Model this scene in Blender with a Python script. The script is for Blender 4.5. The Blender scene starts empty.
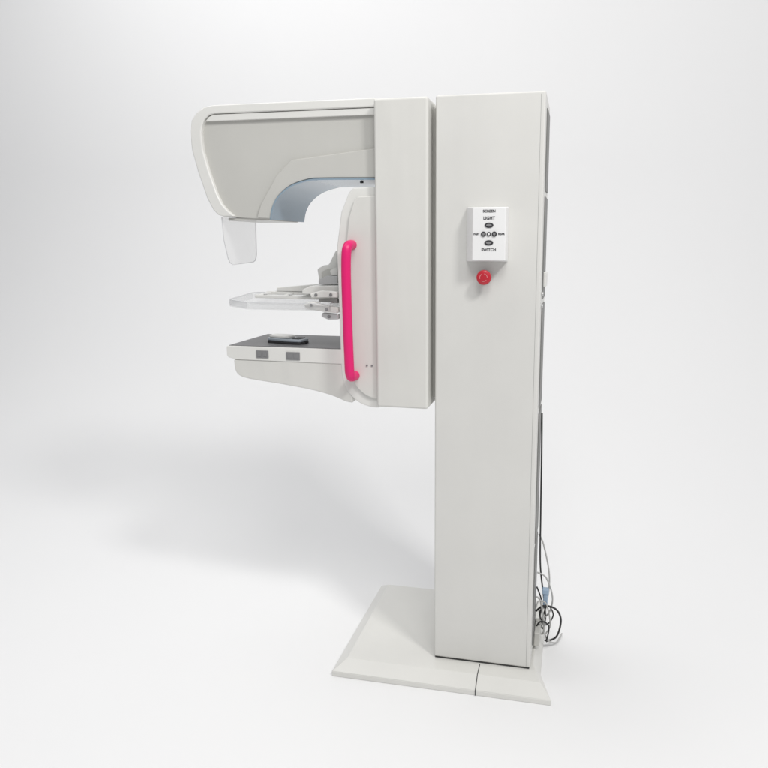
import bpy, bmesh, math, random
from mathutils import Vector, Matrix
random.seed(4)
scene=bpy.context.scene
col=scene.collection
R=math.radians

# ------------------------------------------------------------ materials
def newmat(name):
    m=bpy.data.materials.new(name); m.use_nodes=True
    nt=m.node_tree; b=nt.nodes["Principled BSDF"]
    return m,nt,b
def paint(name,c,rough=.42,spec=.45,var=.03,bump=.04,scale=420,metal=0,coat=0,wave=0):
    m,nt,b=newmat(name)
    tc=nt.nodes.new("ShaderNodeTexCoord")
    n=nt.nodes.new("ShaderNodeTexNoise"); n.inputs["Scale"].default_value=3.5; n.inputs["Detail"].default_value=5
    nt.links.new(tc.outputs["Object"],n.inputs["Vector"])
    r=nt.nodes.new("ShaderNodeValToRGB")
    r.color_ramp.elements[0].position=.3; r.color_ramp.elements[1].position=.7
    r.color_ramp.elements[0].color=(*[x*(1-var) for x in c],1)
    r.color_ramp.elements[1].color=(*[min(1,x*(1+var)) for x in c],1)
    nt.links.new(n.outputs["Fac"],r.inputs["Fac"]); nt.links.new(r.outputs["Color"],b.inputs["Base Color"])
    n3=nt.nodes.new("ShaderNodeMapRange"); n3.inputs["To Min"].default_value=rough-.06; n3.inputs["To Max"].default_value=rough+.06
    nt.links.new(n.outputs["Fac"],n3.inputs["Value"]); nt.links.new(n3.outputs["Result"],b.inputs["Roughness"])
    b.inputs["Specular IOR Level"].default_value=spec
    b.inputs["Metallic"].default_value=metal
    b.inputs["Coat Weight"].default_value=coat
    if bump:
        n2=nt.nodes.new("ShaderNodeTexNoise"); n2.inputs["Scale"].default_value=scale; n2.inputs["Detail"].default_value=2
        nt.links.new(tc.outputs["Object"],n2.inputs["Vector"])
        bp=nt.nodes.new("ShaderNodeBump"); bp.inputs["Strength"].default_value=bump; bp.inputs["Distance"].default_value=.002
        nt.links.new(n2.outputs["Fac"],bp.inputs["Height"]); nt.links.new(bp.outputs["Normal"],b.inputs["Normal"])
        if wave:
            mp=nt.nodes.new("ShaderNodeMapping"); mp.inputs["Scale"].default_value=(9,9,1.6)
            nt.links.new(tc.outputs["Object"],mp.inputs["Vector"])
            n4=nt.nodes.new("ShaderNodeTexNoise"); n4.inputs["Scale"].default_value=1.5; n4.inputs["Detail"].default_value=1
            nt.links.new(mp.outputs["Vector"],n4.inputs["Vector"])
            b2=nt.nodes.new("ShaderNodeBump"); b2.inputs["Strength"].default_value=wave; b2.inputs["Distance"].default_value=.01
            nt.links.new(n4.outputs["Fac"],b2.inputs["Height"]); nt.links.new(bp.outputs["Normal"],b2.inputs["Normal"])
            nt.links.new(b2.outputs["Normal"],b.inputs["Normal"])
    return m
def clear(name,tint,fac,tc=.97):
    m,nt,b=newmat(name)
    out=nt.nodes["Material Output"]
    tr=nt.nodes.new("ShaderNodeBsdfTransparent"); tr.inputs["Color"].default_value=(tc,tc,tc,1)
    b.inputs["Base Color"].default_value=(*tint,1); b.inputs["Roughness"].default_value=.06
    mx=nt.nodes.new("ShaderNodeMixShader")
    lw=nt.nodes.new("ShaderNodeLayerWeight"); lw.inputs["Blend"].default_value=.2
    mr=nt.nodes.new("ShaderNodeMapRange"); mr.inputs["To Min"].default_value=fac; mr.inputs["To Max"].default_value=min(1,fac+.2)
    nt.links.new(lw.outputs["Fresnel"],mr.inputs["Value"]); nt.links.new(mr.outputs["Result"],mx.inputs["Fac"])
    nt.links.new(tr.outputs[0],mx.inputs[1]); nt.links.new(b.outputs[0],mx.inputs[2]); nt.links.new(mx.outputs[0],out.inputs["Surface"])
    return m

M_white=paint("cream_powder_coat",(.675,.67,.64),rough=.32,wave=.4)
M_col=paint("column_powder_coat",(.675,.67,.645),rough=.36,var=.025,bump=.07,scale=300,wave=.15)
M_panel=paint("grey_white_moulding",(.55,.545,.515),rough=.34,wave=.1)
M_shell=paint("white_moulding",(.74,.737,.71),rough=.30)
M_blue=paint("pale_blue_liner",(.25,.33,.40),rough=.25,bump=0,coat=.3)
M_base=paint("base_enamel",(.70,.695,.665),rough=.30,coat=.15)
M_pink=paint("pink_rubber",(.74,.008,.155),rough=.42,bump=.02)
M_dark=paint("black_plastic",(.025,.025,.027),rough=.5,bump=.05)
M_slot=paint("dark_gap",(.05,.05,.05),rough=.7,bump=0)
M_grey=paint("mid_grey_plastic",(.22,.22,.225),rough=.45)
M_side=paint("side_grey_trim",(.20,.20,.195),rough=.5)
M_seam=paint("seam_grey",(.30,.30,.29),rough=.6,bump=0)
M_met=paint("brushed_metal",(.60,.60,.60),rough=.32,metal=.5,bump=.02)
M_red=paint("red_button",(.48,.015,.03),rough=.35,bump=0,coat=.2)
M_redd=paint("red_button_mark",(.72,.35,.36),rough=.4,bump=0)
M_label=paint("white_label_plastic",(.82,.82,.82),rough=.35,bump=0)
M_silver=paint("silver_blue_plastic",(.34,.38,.42),rough=.3,bump=0,coat=.2)
M_ink=paint("dark_ink",(.03,.03,.035),rough=.6,bump=0)
M_cw=paint("white_cable_sheath",(.48,.48,.47),rough=.45,bump=0)
M_bc=paint("blue_connector",(.36,.48,.62),rough=.4,bump=0)
M_clear=clear("clear_acrylic",(.86,.86,.86),.04,.98)
M_clear2=clear("paddle_polycarbonate",(.80,.81,.82),.12,.965)
M_edge=paint("acrylic_edge",(.68,.69,.70),rough=.2,bump=0)
def gridmat():
    m,nt,b=newmat("detector_top")
    tc=nt.nodes.new("ShaderNodeTexCoord"); w=nt.nodes.new("ShaderNodeTexWave"); w.bands_direction='X'
    w.inputs["Scale"].default_value=60; w.inputs["Distortion"].default_value=.2
    nt.links.new(tc.outputs["Object"],w.inputs["Vector"])
    r=nt.nodes.new("ShaderNodeValToRGB"); r.color_ramp.elements[0].color=(.10,.10,.105,1); r.color_ramp.elements[1].color=(.15,.15,.155,1)
    nt.links.new(w.outputs["Fac"],r.inputs["Fac"]); nt.links.new(r.outputs["Color"],b.inputs["Base Color"])
    b.inputs["Roughness"].default_value=.45
    return m
M_grid=gridmat()
def bgmat():
    m,nt,b=newmat("matt_white_paper")
    tc=nt.nodes.new("ShaderNodeTexCoord"); n=nt.nodes.new("ShaderNodeTexNoise"); n.inputs["Scale"].default_value=.7; n.inputs["Detail"].default_value=6
    nt.links.new(tc.outputs["Object"],n.inputs["Vector"])
    r=nt.nodes.new("ShaderNodeValToRGB"); r.color_ramp.elements[0].color=(.825,.825,.83,1); r.color_ramp.elements[1].color=(.855,.855,.857,1)
    nt.links.new(n.outputs["Fac"],r.inputs["Fac"]); nt.links.new(r.outputs["Color"],b.inputs["Base Color"])
    b.inputs["Roughness"].default_value=.8; b.inputs["Specular IOR Level"].default_value=.15
    return m
M_bg=bgmat()

# ------------------------------------------------------------ mesh helpers
def obj(name,bm,mat,parent=None,bevel=0,seg=3,smooth=True,label=None,ang=32):
    me=bpy.data.meshes.new(name); bmesh.ops.recalc_face_normals(bm,faces=bm.faces); bm.to_mesh(me); bm.free()
    mats=mat if isinstance(mat,(list,tuple)) else [mat]
    for x in mats: me.materials.append(x)
    o=bpy.data.objects.new(name,me); col.objects.link(o)
    if smooth:
        for p in me.polygons: p.use_smooth=True
        me.set_sharp_from_angle(angle=R(ang))
    if bevel:
        b=o.modifiers.new("bevel",'BEVEL'); b.width=bevel; b.segments=seg; b.limit_method='ANGLE'; b.angle_limit=R(28); b.harden_normals=True
    if parent is not None:
        o.parent=parent; o.matrix_parent_inverse=Matrix.Translation(parent.matrix_world.translation).inverted() if parent.type=='EMPTY' else Matrix.Identity(4)
    if label: o["label"]=label
    return o
def box(bm,x0,x1,y0,y1,z0,z1):
    vs=[bm.verts.new((x,y,z)) for x in (x0,x1) for y in (y0,y1) for z in (z0,z1)]
    for f in ((0,1,3,2),(4,6,7,5),(0,4,5,1),(2,3,7,6),(0,2,6,4),(1,5,7,3)): bm.faces.new([vs[i] for i in f])
def prismXZ(bm,pts,y0,y1,pts1=None):
    a=[bm.verts.new((x,y0,z)) for x,z in pts]; b=[bm.verts.new((x,y1,z)) for x,z in (pts1 or pts)]
    n=len(pts); bm.faces.new(a); bm.faces.new(b[::-1])
    for i in range(n): bm.faces.new((a[i],b[i],b[(i+1)%n],a[(i+1)%n]))
def prismXY(bm,pts,z0,z1,pts1=None):
    a=[bm.verts.new((x,y,z0)) for x,y in pts]; b=[bm.verts.new((x,y,z1)) for x,y in (pts1 or pts)]
    n=len(pts); bm.faces.new(a[::-1]); bm.faces.new(b)
    for i in range(n): bm.faces.new((a[i],a[(i+1)%n],b[(i+1)%n],b[i]))
def prismYZ(bm,pts,x0,x1):
    a=[bm.verts.new((x0,y,z)) for y,z in pts]; b=[bm.verts.new((x1,y,z)) for y,z in pts]
    n=len(pts); bm.faces.new(a); bm.faces.new(b[::-1])
    for i in range(n): bm.faces.new((a[i],b[i],b[(i+1)%n],a[(i+1)%n]))
def cyl(bm,c,axis,r,h,n=32,r2=None):
    d=Vector(axis).normalized(); q=d.to_track_quat('Z','Y').to_matrix().to_4x4()
    bmesh.ops.create_cone(bm,cap_ends=True,segments=n,radius1=r,radius2=r if r2 is None else r2,depth=h,matrix=Matrix.Translation(Vector(c)+d*h/2)@q)
def smoothpath(pts,k=8):
    P=[Vector(p) for p in pts]; out=[]
    for i in range(len(P)-1):
        p0=P[max(i-1,0)];p1=P[i];p2=P[i+1];p3=P[min(i+2,len(P)-1)]
        for j in range(k):
            t=j/k
            out.append(.5*((2*p1)+(-p0+p2)*t+(2*p0-5*p1+4*p2-p3)*t*t+(-p0+3*p1-3*p2+p3)*t**3))
    out.append(P[-1]); return out
def tube(bm,pts,r,k=8,n=16,smooth=True):
    path=smoothpath(pts,k) if smooth else [Vector(p) for p in pts]
    rings=[]; up=Vector((0.13,.31,.94)).normalized(); prev=None
    for i,p in enumerate(path):
        t=(path[min(i+1,len(path)-1)]-path[max(i-1,0)]).normalized()
        if prev is None: a=t.cross(up).normalized()
        else: a=(prev-t*prev.dot(t)).normalized()
        prev=a; b=t.cross(a)
        rings.append([bm.verts.new(p+r*(a*math.cos(2*math.pi*j/n)+b*math.sin(2*math.pi*j/n))) for j in range(n)])
    for i in range(len(rings)-1):
        for j in range(n):
            bm.faces.new((rings[i][j],rings[i][(j+1)%n],rings[i+1][(j+1)%n],rings[i+1][j]))
    bm.faces.new(rings[0][::-1]); bm.faces.new(rings[-1])
def arcpts(pts,k=6):
    return [(p.x,p.y) for p in smoothpath([(a,b,0) for a,b in pts],k)]

# ------------------------------------------------------------ backdrop
bm=bmesh.new()
prof=[(-9,0),(1.1,0)]
Rr=2.2
for i in range(1,33):
    a=math.pi/2*i/32; prof.append((1.1+Rr*math.sin(a),Rr-Rr*math.cos(a)))
prof.append((1.1+Rr,7))
rows=[[bm.verts.new((x,y,z)) for y,z in prof] for x in (-12,12)]
for i in range(len(prof)-1): bm.faces.new((rows[0][i],rows[1][i],rows[1][i+1],rows[0][i+1]))
bd=obj("studio_backdrop",bm,M_bg,ang=60); bd["kind"]="structure"
bd["label"]="seamless white paper sweep used as floor and wall"

# ------------------------------------------------------------ machine root
root=bpy.data.objects.new("mammography_machine",None); col.objects.link(root)
root.empty_display_size=.2; root.location=(.03,.2,0)
root["label"]="tall off-white mammography machine with pink grab handle on base plate"
root["category"]="medical machine"
bpy.context.view_layer.update()

# base plate
bm=bmesh.new()
o0=[(-.358,-.118),(.434,-.118),(.390,.03),(.390,.552),(-.358,.552)]
o1=[(-.314,-.066),(.396,-.066),(.362,.044),(.362,.512),(-.314,.512)]
prismXY(bm,o0,0,.019); prismXY(bm,o0,.0191,.049,o1)
base=obj("base_plate",bm,M_base,root,bevel=.0025)
bm=bmesh.new(); prismXY(bm,[(.1705,-.1195),(.1735,-.1195),(.1735,-.002),(.1705,-.002)],.001,.0205)
prismXY(bm,[(.1705,-.1185),(.1735,-.1185),(.1735,-.003),(.1705,-.003)],.020,.0495,[(.1705,-.067),(.1735,-.067),(.1735,-.003),(.1705,-.003)])
obj("base_seam",bm,M_slot,base,smooth=False)

# column
bm=bmesh.new(); box(bm,0,.354,0,.28,.055,2.04)
column=obj("column",bm,M_col,root,bevel=.007,seg=4)
bm=bmesh.new(); box(bm,.004,.35,.004,.276,.0495,.0555)  # dark inset block painted as the shadow line in the gap under the column
obj("gap_shadow",bm,M_slot,column,smooth=False)
bm=bmesh.new(); box(bm,.3385,.3395,-.0003,.01,.06,2.03)
obj("cover_seam",bm,M_seam,column,smooth=False)
bm=bmesh.new(); box(bm,.02,.349,.2805,.33,.10,2.02)
obj("rear_cover",bm,M_side,column,bevel=.005)
for a,b in ((.10,.48),(.50,.98),(1.00,1.36),(1.38,1.72),(1.74,2.0)):
    bm=bmesh.new(); box(bm,.3542,.3575,.075,.235,a,b)
    obj("side_trim",bm,M_side,column,bevel=.001)
bm=bmesh.new(); box(bm,.3542,.366,.10,.20,1.42,1.47)
obj("door_latch",bm,M_shell,column,bevel=.003)
for z in (1.36,1.40):
    bm=bmesh.new(); cyl(bm,(.355,.05,z),(1,0,0),.007,.005,20)
    obj("screw",bm,M_met,column)

# carriage
bm=bmesh.new(); box(bm,-.2,-.018,-.03,.29,1.002,2.033)
carr=obj("carriage",bm,M_white,root,bevel=.009,seg=4)
bm=bmesh.new(); box(bm,-.0185,-.0005,.05,.27,1.03,2.01)
obj("slide_rail",bm,M_panel,carr,bevel=.002)

# control panel (wedge housing)
bm=bmesh.new()
prismXZ(bm,[(.106,1.508),(.106,1.684),(.244,1.684),(.244,1.508)],-.0005,-.056,[(.134,1.512),(.134,1.68),(.241,1.68),(.241,1.512)])
cp_=obj("control_panel",bm,M_label,root,bevel=.003)
bx=.1875; PY=-.0555
def oval(z):
    bm=bmesh.new(); cyl(bm,(0,0,0),(0,-1,0),.0082,.003,32)
    for v in bm.verts: v.co.x*=1.75
    for v in bm.verts: v.co+=Vector((bx,PY,z))
    obj("rocker_button",bm,M_ink,cp_,bevel=.001)
    bm=bmesh.new(); cyl(bm,(0,0,0),(0,-1,0),.0042,.0015,32)
    for v in bm.verts: v.co.x*=2.1
    for v in bm.verts: v.co+=Vector((bx,PY-.0031,z))
    obj("button_pad",bm,M_grey,cp_)
oval(1.624); oval(1.569)
for dx,rr in ((-.0175,.0082),(.0175,.0082),(0,.0068)):
    bm=bmesh.new(); cyl(bm,(bx+dx,PY,1.5965),(0,-1,0),rr,.004,32)
    obj("round_button",bm,M_ink,cp_,bevel=.001)
    bm=bmesh.new(); cyl(bm,(bx+dx,PY-.0041,1.5965),(0,-1,0),rr*.5,.0008,24)
    obj("button_pad",bm,M_grey if dx else M_label,cp_)
def text(s,x,y,z,size,parent,mat):
    cu=bpy.data.curves.new("t",'FONT'); cu.body=s; cu.size=size; cu.align_x='CENTER'; cu.align_y='CENTER'; cu.extrude=.0003; cu.offset=.0003
    t=bpy.data.objects.new("t",cu); col.objects.link(t); bpy.context.view_layer.update()
    me=bpy.data.meshes.new_from_object(t.evaluated_get(bpy.context.evaluated_depsgraph_get()))
    bpy.data.objects.remove(t); me.transform(Matrix.Translation((x,y,z))@Matrix.Rotation(R(90),4,'X'))
    me.materials.clear(); me.materials.append(mat)
    o=bpy.data.objects.new("lettering",me); col.objects.link(o); o.parent=parent
    o.matrix_parent_inverse=Matrix.Identity(4)
for s,x,z,sz in (("SCREEN",bx,1.668,.0115),("LIGHT",bx,1.646,.0135),("FAST",.1475,1.5965,.0088),("REAR",.2275,1.5965,.0088),("SWITCH",bx,1.547,.0125)):
    text(s,x,-.0565,z,sz,cp_,M_ink)

# emergency stop
bm=bmesh.new(); cyl(bm,(.170,-.0003,1.457),(0,-1,0),.0195,.008,32); cyl(bm,(.170,-.0085,1.457),(0,-1,0),.013,.018,32)
es=obj("emergency_stop",bm,M_dark,root,bevel=.002)
bm=bmesh.new()
prof=[(.013,0),(.0215,-.001),(.0245,-.004),(.0245,-.008),(.0225,-.012),(.017,-.0145),(.009,-.0155),(.0001,-.016)]
rg=[[bm.verts.new((.170+r*math.cos(2*math.pi*j/40),-.0266+y,1.457+r*math.sin(2*math.pi*j/40))) for j in range(40)] for r,y in prof]
for i in range(len(rg)-1):
    for j in range(40): bm.faces.new((rg[i][j],rg[i][(j+1)%40],rg[i+1][(j+1)%40],rg[i+1][j]))
bm.faces.new(rg[0]); bm.faces.new(rg[-1][::-1])
obj("button_cap",bm,M_red,es)
bm=bmesh.new()
for k in range(3):
    a0=2*math.pi*k/3
    q=[a0+t/8*1.4 for t in range(9)]
    V=[[bm.verts.new((.170+r*math.cos(a),-.0428,1.457+r*math.sin(a))) for a in q] for r in (.0116,.0130)]
    for t in range(8): bm.faces.new((V[0][t],V[0][t+1],V[1][t+1],V[1][t]))
obj("arrow_mark",bm,M_redd,es,smooth=False)

# ------------------------------------------------------------ tube arm
outer=[(-.2005,2.040),(-.79,2.040),(-.824,2.034),(-.852,2.018),(-.872,1.993),(-.881,1.955),(-.877,1.892),(-.858,1.817),(-.828,1.726),(-.806,1.684),(-.788,1.667),(-.765,1.660)]
under=[(-.765,1.660),(-.591,1.650)]
arch=arcpts([(-.591,1.650),(-.581,1.692),(-.557,1.730),(-.512,1.763),(-.456,1.781),(-.40,1.786),(-.2005,1.783)],6)
full=outer+under[1:]+arch[1:]
bm=bmesh.new(); prismXZ(bm,full,.016,.288)
arm=obj("tube_arm",bm,M_panel,root,bevel=.002)
inner=[(-.2005,2.012),(-.785,2.012),(-.806,2.008),(-.824,1.994),(-.834,1.973),(-.839,1.95),(-.836,1.892),(-.818,1.822),(-.790,1.740),(-.772,1.704),(-.752,1.682),(-.725,1.661)]
oo=[(x,z+0.001) if i<3 else (x-.001,z) for i,(x,z) in enumerate(outer)]
def band(bm,o,i,y0,y1):
    n=len(o); A=[[bm.verts.new((x,y,z)) for x,z in L] for y in (y0,y1) for L in (o,i)]
    for k in range(n-1):
        bm.faces.new((A[0][k],A[0][k+1],A[1][k+1],A[1][k])); bm.faces.new((A[2][k],A[3][k],A[3][k+1],A[2][k+1]))
        bm.faces.new((A[0][k],A[2][k],A[2][k+1],A[0][k+1])); bm.faces.new((A[1][k],A[1][k+1],A[3][k+1],A[3][k]))
    for k in (0,n-1): bm.faces.new((A[0][k],A[1][k],A[3][k],A[2][k]))
bm=bmesh.new(); band(bm,oo,inner,0,.30)
obj("outer_shell",bm,M_shell,arm,bevel=.005)
bm=bmesh.new(); prismXZ(bm,[(-.201,1.988),(-.201,2.010),(-.788,2.010),(-.808,2.003),(-.823,1.988)],.005,.0165)
obj("trim_strip",bm,M_shell,arm,bevel=.002)
bm=bmesh.new()
fas=[(-.201,1.880),(-.505,1.849),(-.560,1.800),(-.625,1.700),(-.640,1.656)]+[(-.593,1.653)]+[(x,z+.002) for x,z in arch[1:]]
prismXZ(bm,fas,.003,.0165)
obj("arch_fascia",bm,M_panel,arm,bevel=.004)
def off(L,d):
    out=[]
    for i,(x,z) in enumerate(L):
        a=L[max(i-1,0)]; b=L[min(i+1,len(L)-1)]; t=Vector((b[0]-a[0],b[1]-a[1])).normalized()
        out.append((x+t.y*d,z-t.x*d))
    return out
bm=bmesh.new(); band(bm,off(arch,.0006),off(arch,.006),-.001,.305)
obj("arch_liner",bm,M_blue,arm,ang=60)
bm=bmesh.new(); cyl(bm,(-.262,.03,1.776),(0,0,-1),.006,.006,20)
obj("screw",bm,M_dark,arm)
bm=bmesh.new(); box(bm,-.76,-.60,.02,.28,1.647,1.657)
obj("collimator_plate",bm,M_panel,arm,bevel=.002)

# face shield
e=[(.012,1.66),(.020,1.58),(.045,1.515),(.058,1.498),(.08,1.490),(.250,1.496),(.268,1.503),(.278,1.522),(.284,1.66)]
bm=bmesh.new(); prismYZ(bm,e,-.7815,-.7795)
sh=obj("face_shield",bm,M_clear,root,smooth=False)
bm=bmesh.new()
for i in range(len(e)-1):
    (y0,z0),(y1,z1)=e[i],e[i+1]
    d=Vector((y1-y0,z1-z0)).normalized(); q=Vector((d.y,-d.x))*.0016
    prismYZ(bm,[(y0,z0),(y1,z1),(y1+q.x,z1+q.y),(y0+q.x,z0+q.y)],-.7817,-.7793)
obj("shield_edge",bm,M_edge,sh,smooth=False)

# ------------------------------------------------------------ swivel housing
hp=[(-.201,1.755),(-.284,1.752),(-.300,1.736),(-.328,1.672),(-.345,1.56),(-.346,1.52)]+arcpts([(-.340,1.16),(-.336,1.10),(-.316,1.045),(-.275,1.008),(-.235,.994),(-.201,.992)],5)
bm=bmesh.new(); prismXZ(bm,hp,.0,.27)
hs=obj("swivel_housing",bm,M_shell,root,bevel=.005)
hp2=[(-.201,1.724),(-.266,1.722),(-.278,1.710),(-.297,1.655),(-.309,1.56),(-.309,1.52)]+arcpts([(-.306,1.16),(-.300,1.11),(-.282,1.070),(-.252,1.042),(-.225,1.030),(-.201,1.028)],4)
bm=bmesh.new(); prismXZ(bm,hp2,-.010,.0005)
obj("side_cover",bm,M_white,hs,bevel=.003)
for p in ((-.240,1.145),(-.222,1.145)):
    bm=bmesh.new(); cyl(bm,(p[0],-.0102,p[1]),(0,-1,0),.0035,.002,16); obj("screw",bm,M_grey,hs)
bm=bmesh.new()
tube(bm,[(-.287,-.006,1.562),(-.287,-.036,1.562),(-.288,-.056,1.556),(-.290,-.065,1.534),(-.292,-.066,1.46),(-.290,-.066,1.30),(-.287,-.066,1.17),(-.286,-.065,1.132),(-.285,-.056,1.113),(-.284,-.036,1.108),(-.284,-.006,1.108)],.0165,k=8,n=24)
gh=obj("grab_handle",bm,M_pink,root)

# ------------------------------------------------------------ detector table
bm=bmesh.new()
slab=[(-.775,1.154),(-.780,1.162),(-.780,1.194),(-.776,1.197),(-.336,1.197),(-.336,1.145),(-.74,1.147)]
prismXZ(bm,slab,.0,.345)
dt=obj("detector_table",bm,M_shell,root,bevel=.002)
bm=bmesh.new(); box(bm,-.773,-.346,.007,.338,1.1965,1.199)
obj("table_top",bm,M_grid,dt,bevel=.0008)
bm=bmesh.new()
bel=arcpts([(-.755,1.1465),(-.751,1.108),(-.735,1.087),(-.69,1.075),(-.56,1.060),(-.45,1.044),(-.38,1.028),(-.325,1.008)],5)+[(-.300,1.004),(-.300,1.1465)]
prismXZ(bm,bel,.002,.27)
obj("table_belly",bm,M_white,dt,bevel=.007)
for x0,x1,z0,z1 in ((-.662,-.615,1.156,1.184),(-.546,-.494,1.153,1.182)):
    bm=bmesh.new(); box(bm,x0,x1,-.003,.001,z0,z1); k=obj("touch_pad",bm,M_grey,dt,bevel=.001)
    xm=(x0+x1)/2
    for a,b in ((x0+.006,xm-.004),(xm+.004,x1-.006)):
        bm=bmesh.new(); box(bm,a,b,-.0045,-.0028,z0+.006,z1-.006)
        obj("pad_key",bm,M_grey,dt,bevel=.0006)

# ------------------------------------------------------------ paddle (tilted a little, back edge higher)
def tilt(bm):
    bmesh.ops.rotate(bm,verts=bm.verts,cent=(0,-.015,1.334),matrix=Matrix.Rotation(R(3.5),3,'X'))
pl=[(-.685,-.015),(-.37,-.015),(-.37,.265),(-.775,.265),(-.792,.250),(-.792,.06),(-.782,.045)]
bm=bmesh.new(); prismXY(bm,pl,1.334,1.337)
def offset_poly(P,d):
    n=len(P); out=[]
    for i in range(n):
        p=Vector(P[i]);a=Vector(P[i-1]);b=Vector(P[(i+1)%n]); e1=(p-a).normalized();e2=(b-p).normalized()
        n1=Vector((-e1.y,e1.x));n2=Vector((-e2.y,e2.x)); m=(n1+n2).normalized(); out.append(tuple(p+m*d/max(.3,m.dot(n1))))
    return out
pi=offset_poly(pl,.0025)
n=len(pl)
for i in range(n):
    j=(i+1)%n
    prismXY(bm,[pl[i],pl[j],pi[j],pi[i]],1.3372,1.358)
tilt(bm)
pd=obj("compression_paddle",bm,M_clear2,root,smooth=False)
bm=bmesh.new()
for i in range(n):
    j=(i+1)%n; prismXY(bm,[pl[i],pl[j],pi[j],pi[i]],1.3582,1.3600)
tilt(bm)
obj("paddle_rim",bm,M_edge,pd,smooth=False)
bm=bmesh.new()
prismXY(bm,[(-.70,.085),(-.37,.060),(-.37,.082),(-.70,.103)],1.3615,1.373); tilt(bm)
obj("clamp_rail",bm,M_shell,pd,bevel=.002)
bm=bmesh.new()
prismXY(bm,[(-.70,.185),(-.37,.198),(-.37,.222),(-.70,.205)],1.3615,1.373); tilt(bm)
obj("clamp_rail",bm,M_shell,pd,bevel=.002)
for x0,w_ in ((-.70,.022),(-.60,.014),(-.52,.014)):
    bm=bmesh.new(); prismXY(bm,[(x0,.1035),(x0+w_,.1025),(x0+w_,.1845),(x0,.1845)],1.3615,1.371); tilt(bm)
    obj("clamp_bar",bm,M_shell,pd,bevel=.002)
bm=bmesh.new(); prismXZ(bm,[(-.66,1.3735),(-.655,1.388),(-.50,1.402),(-.37,1.408),(-.37,1.3735)],.187,.203); tilt(bm)
obj("clamp_rib",bm,M_shell,pd,bevel=.003)
for cx in (-.66,-.56):
    bm=bmesh.new(); cyl(bm,(cx,.092,1.373),(0,0,1),.007,.004,20); tilt(bm); obj("clamp_screw",bm,M_met,pd,bevel=.001)
bm=bmesh.new(); prismXZ(bm,[(-.50,1.386),(-.50,1.402),(-.470,1.416),(-.345,1.420),(-.345,1.386)],.050,.20)
br=obj("paddle_bracket",bm,M_shell,root,bevel=.004)
bm=bmesh.new(); prismXZ(bm,[(-.462,1.421),(-.470,1.474),(-.445,1.488),(-.425,1.490),(-.398,1.540),(-.345,1.552),(-.345,1.421)],.13,.18)
obj("gusset_plate",bm,M_shell,br,bevel=.005)
bm=bmesh.new(); prismXZ(bm,[(-.448,1.440),(-.452,1.464),(-.425,1.476),(-.40,1.476),(-.40,1.440)],.126,.1295)
obj("gusset_recess",bm,M_panel,br,bevel=.002)
bm=bmesh.new(); prismXZ(bm,[(-.445,1.421),(-.445,1.438),(-.415,1.452),(-.36,1.452),(-.36,1.421)],.075,.1235)
obj("latch_block",bm,M_met,br,bevel=.003)
bm=bmesh.new(); prismXZ(bm,[(-.400,1.4525),(-.405,1.470),(-.39,1.480),(-.365,1.480),(-.36,1.4525)],.085,.115)
obj("release_tab",bm,M_shell,br,bevel=.003)
bm=bmesh.new(); prismXZ(bm,[(-.465,1.340),(-.472,1.356),(-.445,1.366),(-.395,1.352),(-.345,1.346),(-.345,1.326),(-.40,1.330)],-.008,.022)
obj("locking_lever",bm,M_shell,br,bevel=.005)
bm=bmesh.new(); prismXZ(bm,[(-.405,1.3265),(-.41,1.312),(-.385,1.302),(-.345,1.304),(-.345,1.3225)],.0,.020)
obj("locking_lever",bm,M_met,br,bevel=.004)
bm=bmesh.new(); prismXZ(bm,[(-.45,1.376),(-.455,1.392),(-.41,1.404),(-.35,1.400),(-.35,1.378)],.010,.0400)
obj("locking_lever",bm,M_shell,br,bevel=.005)
bm=bmesh.new(); prismXZ(bm,[(-.42,1.3645),(-.42,1.3720),(-.35,1.3740),(-.35,1.3600)],.008,.030)
obj("lever_gap",bm,M_side,br,smooth=False)
for c in ((-.442,-.0082,1.353),(-.385,-.0082,1.339),(-.43,.0098,1.388),(-.375,.0098,1.389),(-.38,-.0002,1.313)):
    bm=bmesh.new(); cyl(bm,c,(0,-1,0),.0055,.004,24); obj("knob",bm,M_grey,br,bevel=.001)
bm=bmesh.new(); box(bm,-.358,-.343,.03,.10,1.43,1.53); obj("guide_slot",bm,M_side,br,smooth=False)

# ------------------------------------------------------------ handheld device on the table
dx0,dy0=-.585,.11
ph=bpy.data.objects.new("handheld_device",None); col.objects.link(ph); ph.location=(dx0,dy0,1.1992)
ph["label"]="small silver-grey handheld device lying on the dark detector table"; ph["category"]="handheld device"
bpy.context.view_layer.update()
def place(bm):
    bmesh.ops.scale(bm,verts=bm.verts,vec=(1.05,1.15,1.0),space=Matrix.Translation((.575,-.1,-1.1992)))
    bmesh.ops.rotate(bm,verts=bm.verts,cent=(-.575,.1,1.2),matrix=Matrix.Rotation(R(-12),3,'Z'))
    bmesh.ops.translate(bm,verts=bm.verts,vec=(dx0+.575,dy0-.1,0))
body=[(-.645,.075),(-.58,.068),(-.51,.072),(-.503,.10),(-.51,.128),(-.58,.132),(-.645,.125),(-.652,.10),(-.645,.075)]
bm=bmesh.new(); prismXY(bm,arcpts(body,4)[:-1],1.1992,1.207); place(bm)
obj("device_foot",bm,M_dark,ph,bevel=.002)
bm=bmesh.new(); prismXY(bm,arcpts(body,4)[:-1],1.2072,1.218); place(bm)
obj("device_body",bm,M_silver,ph,bevel=.004)
bm=bmesh.new(); prismXY(bm,arcpts([(-.64,.080),(-.60,.074),(-.56,.078),(-.553,.10),(-.56,.122),(-.60,.126),(-.64,.120),(-.646,.10),(-.64,.08)],4)[:-1],1.2182,1.228); place(bm)
obj("device_grip",bm,M_shell,ph,bevel=.004)
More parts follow.
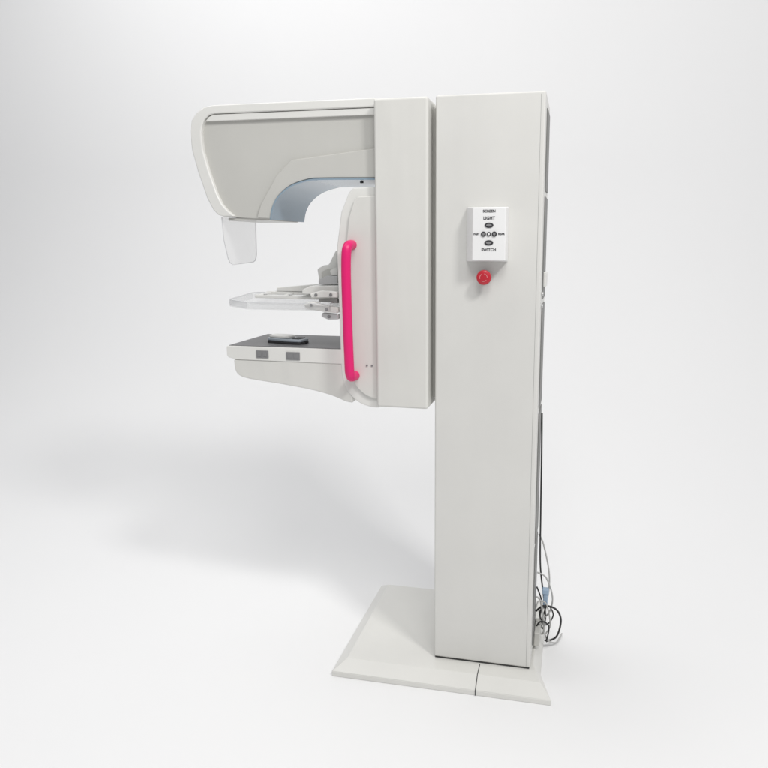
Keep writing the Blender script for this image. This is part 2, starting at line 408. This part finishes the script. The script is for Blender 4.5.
bm=bmesh.new(); prismXY(bm,[(-.545,.08),(-.515,.08),(-.515,.12),(-.545,.12)],1.2182,1.2205); place(bm)
obj("device_screen",bm,M_dark,ph,bevel=.001)

# ------------------------------------------------------------ cables
def cable(pts,r,mat,name="cable"):
    bm=bmesh.new(); tube(bm,pts,r,k=8,n=10); return obj(name,bm,mat,root)
cable([(.360,.22,.95),(.363,.22,.80),(.366,.225,.55),(.370,.23,.35),(.385,.24,.22),(.395,.25,.12),(.385,.27,.06),(.37,.34,.055)],.0032,M_dark,"power_cable")
cable([(.360,.26,.46),(.38,.25,.42),(.405,.25,.30),(.40,.25,.20),(.375,.25,.13),(.39,.24,.09)],.003,M_cw)
cable([(.360,.22,.32),(.395,.22,.30),(.42,.23,.22),(.41,.24,.15),(.38,.24,.12),(.37,.23,.16)],.003,M_cw)
cable([(.360,.20,.17),(.39,.20,.195),(.435,.22,.175),(.455,.24,.12),(.44,.24,.05),(.40,.23,.03)],.0038,M_dark,"power_cable")
cable([(.360,.18,.11),(.38,.18,.14),(.41,.19,.12),(.405,.20,.06),(.396,.2,.05)],.003,M_dark,"power_cable")
cable([(.360,.22,.26),(.38,.22,.20),(.375,.23,.13),(.40,.23,.10),(.425,.24,.14),(.40,.25,.17),(.38,.24,.10)],.0028,M_dark,"power_cable")
cable([(.360,.16,.20),(.372,.17,.23),(.40,.20,.20),(.415,.22,.11),(.40,.22,.07)],.0028,M_cw)
cable([(.360,.18,.24),(.378,.18,.22),(.392,.20,.10),(.384,.22,.065)],.0035,M_cw)
cable([(.396,.20,.08),(.41,.22,.04),(.44,.27,.007),(.46,.34,.007)],.003,M_cw)
bm=bmesh.new(); box(bm,.385,.402,.215,.232,.185,.235); box(bm,.381,.406,.211,.236,.2351,.255)
obj("cable_connector",bm,M_bc,root,bevel=.003)
bm=bmesh.new(); box(bm,.358,.380,.13,.24,.065,.12)
obj("socket_box",bm,M_panel,root,bevel=.004)

# ------------------------------------------------------------ lights
def area(name,loc,tgt,size,power,colr=(1,1,1),sy=None):
    l=bpy.data.lights.new(name,'AREA'); l.energy=power; l.size=size; l.color=colr
    if sy: l.shape='RECTANGLE'; l.size_y=sy
    o=bpy.data.objects.new(name,l); col.objects.link(o); o.location=loc
    o.rotation_euler=(Vector(tgt)-Vector(loc)).to_track_quat('-Z','Y').to_euler()
    return o
area("side_light",(2.8,-2.4,4.9),(0,.3,1.0),.75,118,(1,.985,.965))
area("key_light",(.75,-2.6,4.6),(-.4,.8,.8),1.6,66,(1,.99,.975))
area("backdrop_softbox",(-2.3,.8,5.3),(-1.6,2.2,.6),3.6,92)
w=bpy.data.worlds.new("World"); scene.world=w; w.use_nodes=True
bg=w.node_tree.nodes["Background"]; bg.inputs["Color"].default_value=(.98,.988,1,1); bg.inputs["Strength"].default_value=.39

# ------------------------------------------------------------ camera
cd=bpy.data.cameras.new("camera"); cam=bpy.data.objects.new("camera",cd); col.objects.link(cam)
cam.location=(.471,-2.333,1.565); cam.rotation_euler=(R(90)-math.atan(120/700),0,R(12.3))
cd.sensor_width=36; cd.lens=700/768*36; cd.shift_x=-40/768; cd.shift_y=-20/768; cd.clip_end=100
scene.camera=cam
scene.view_settings.view_transform='Standard'; scene.view_settings.look='None'; scene.view_settings.exposure=0
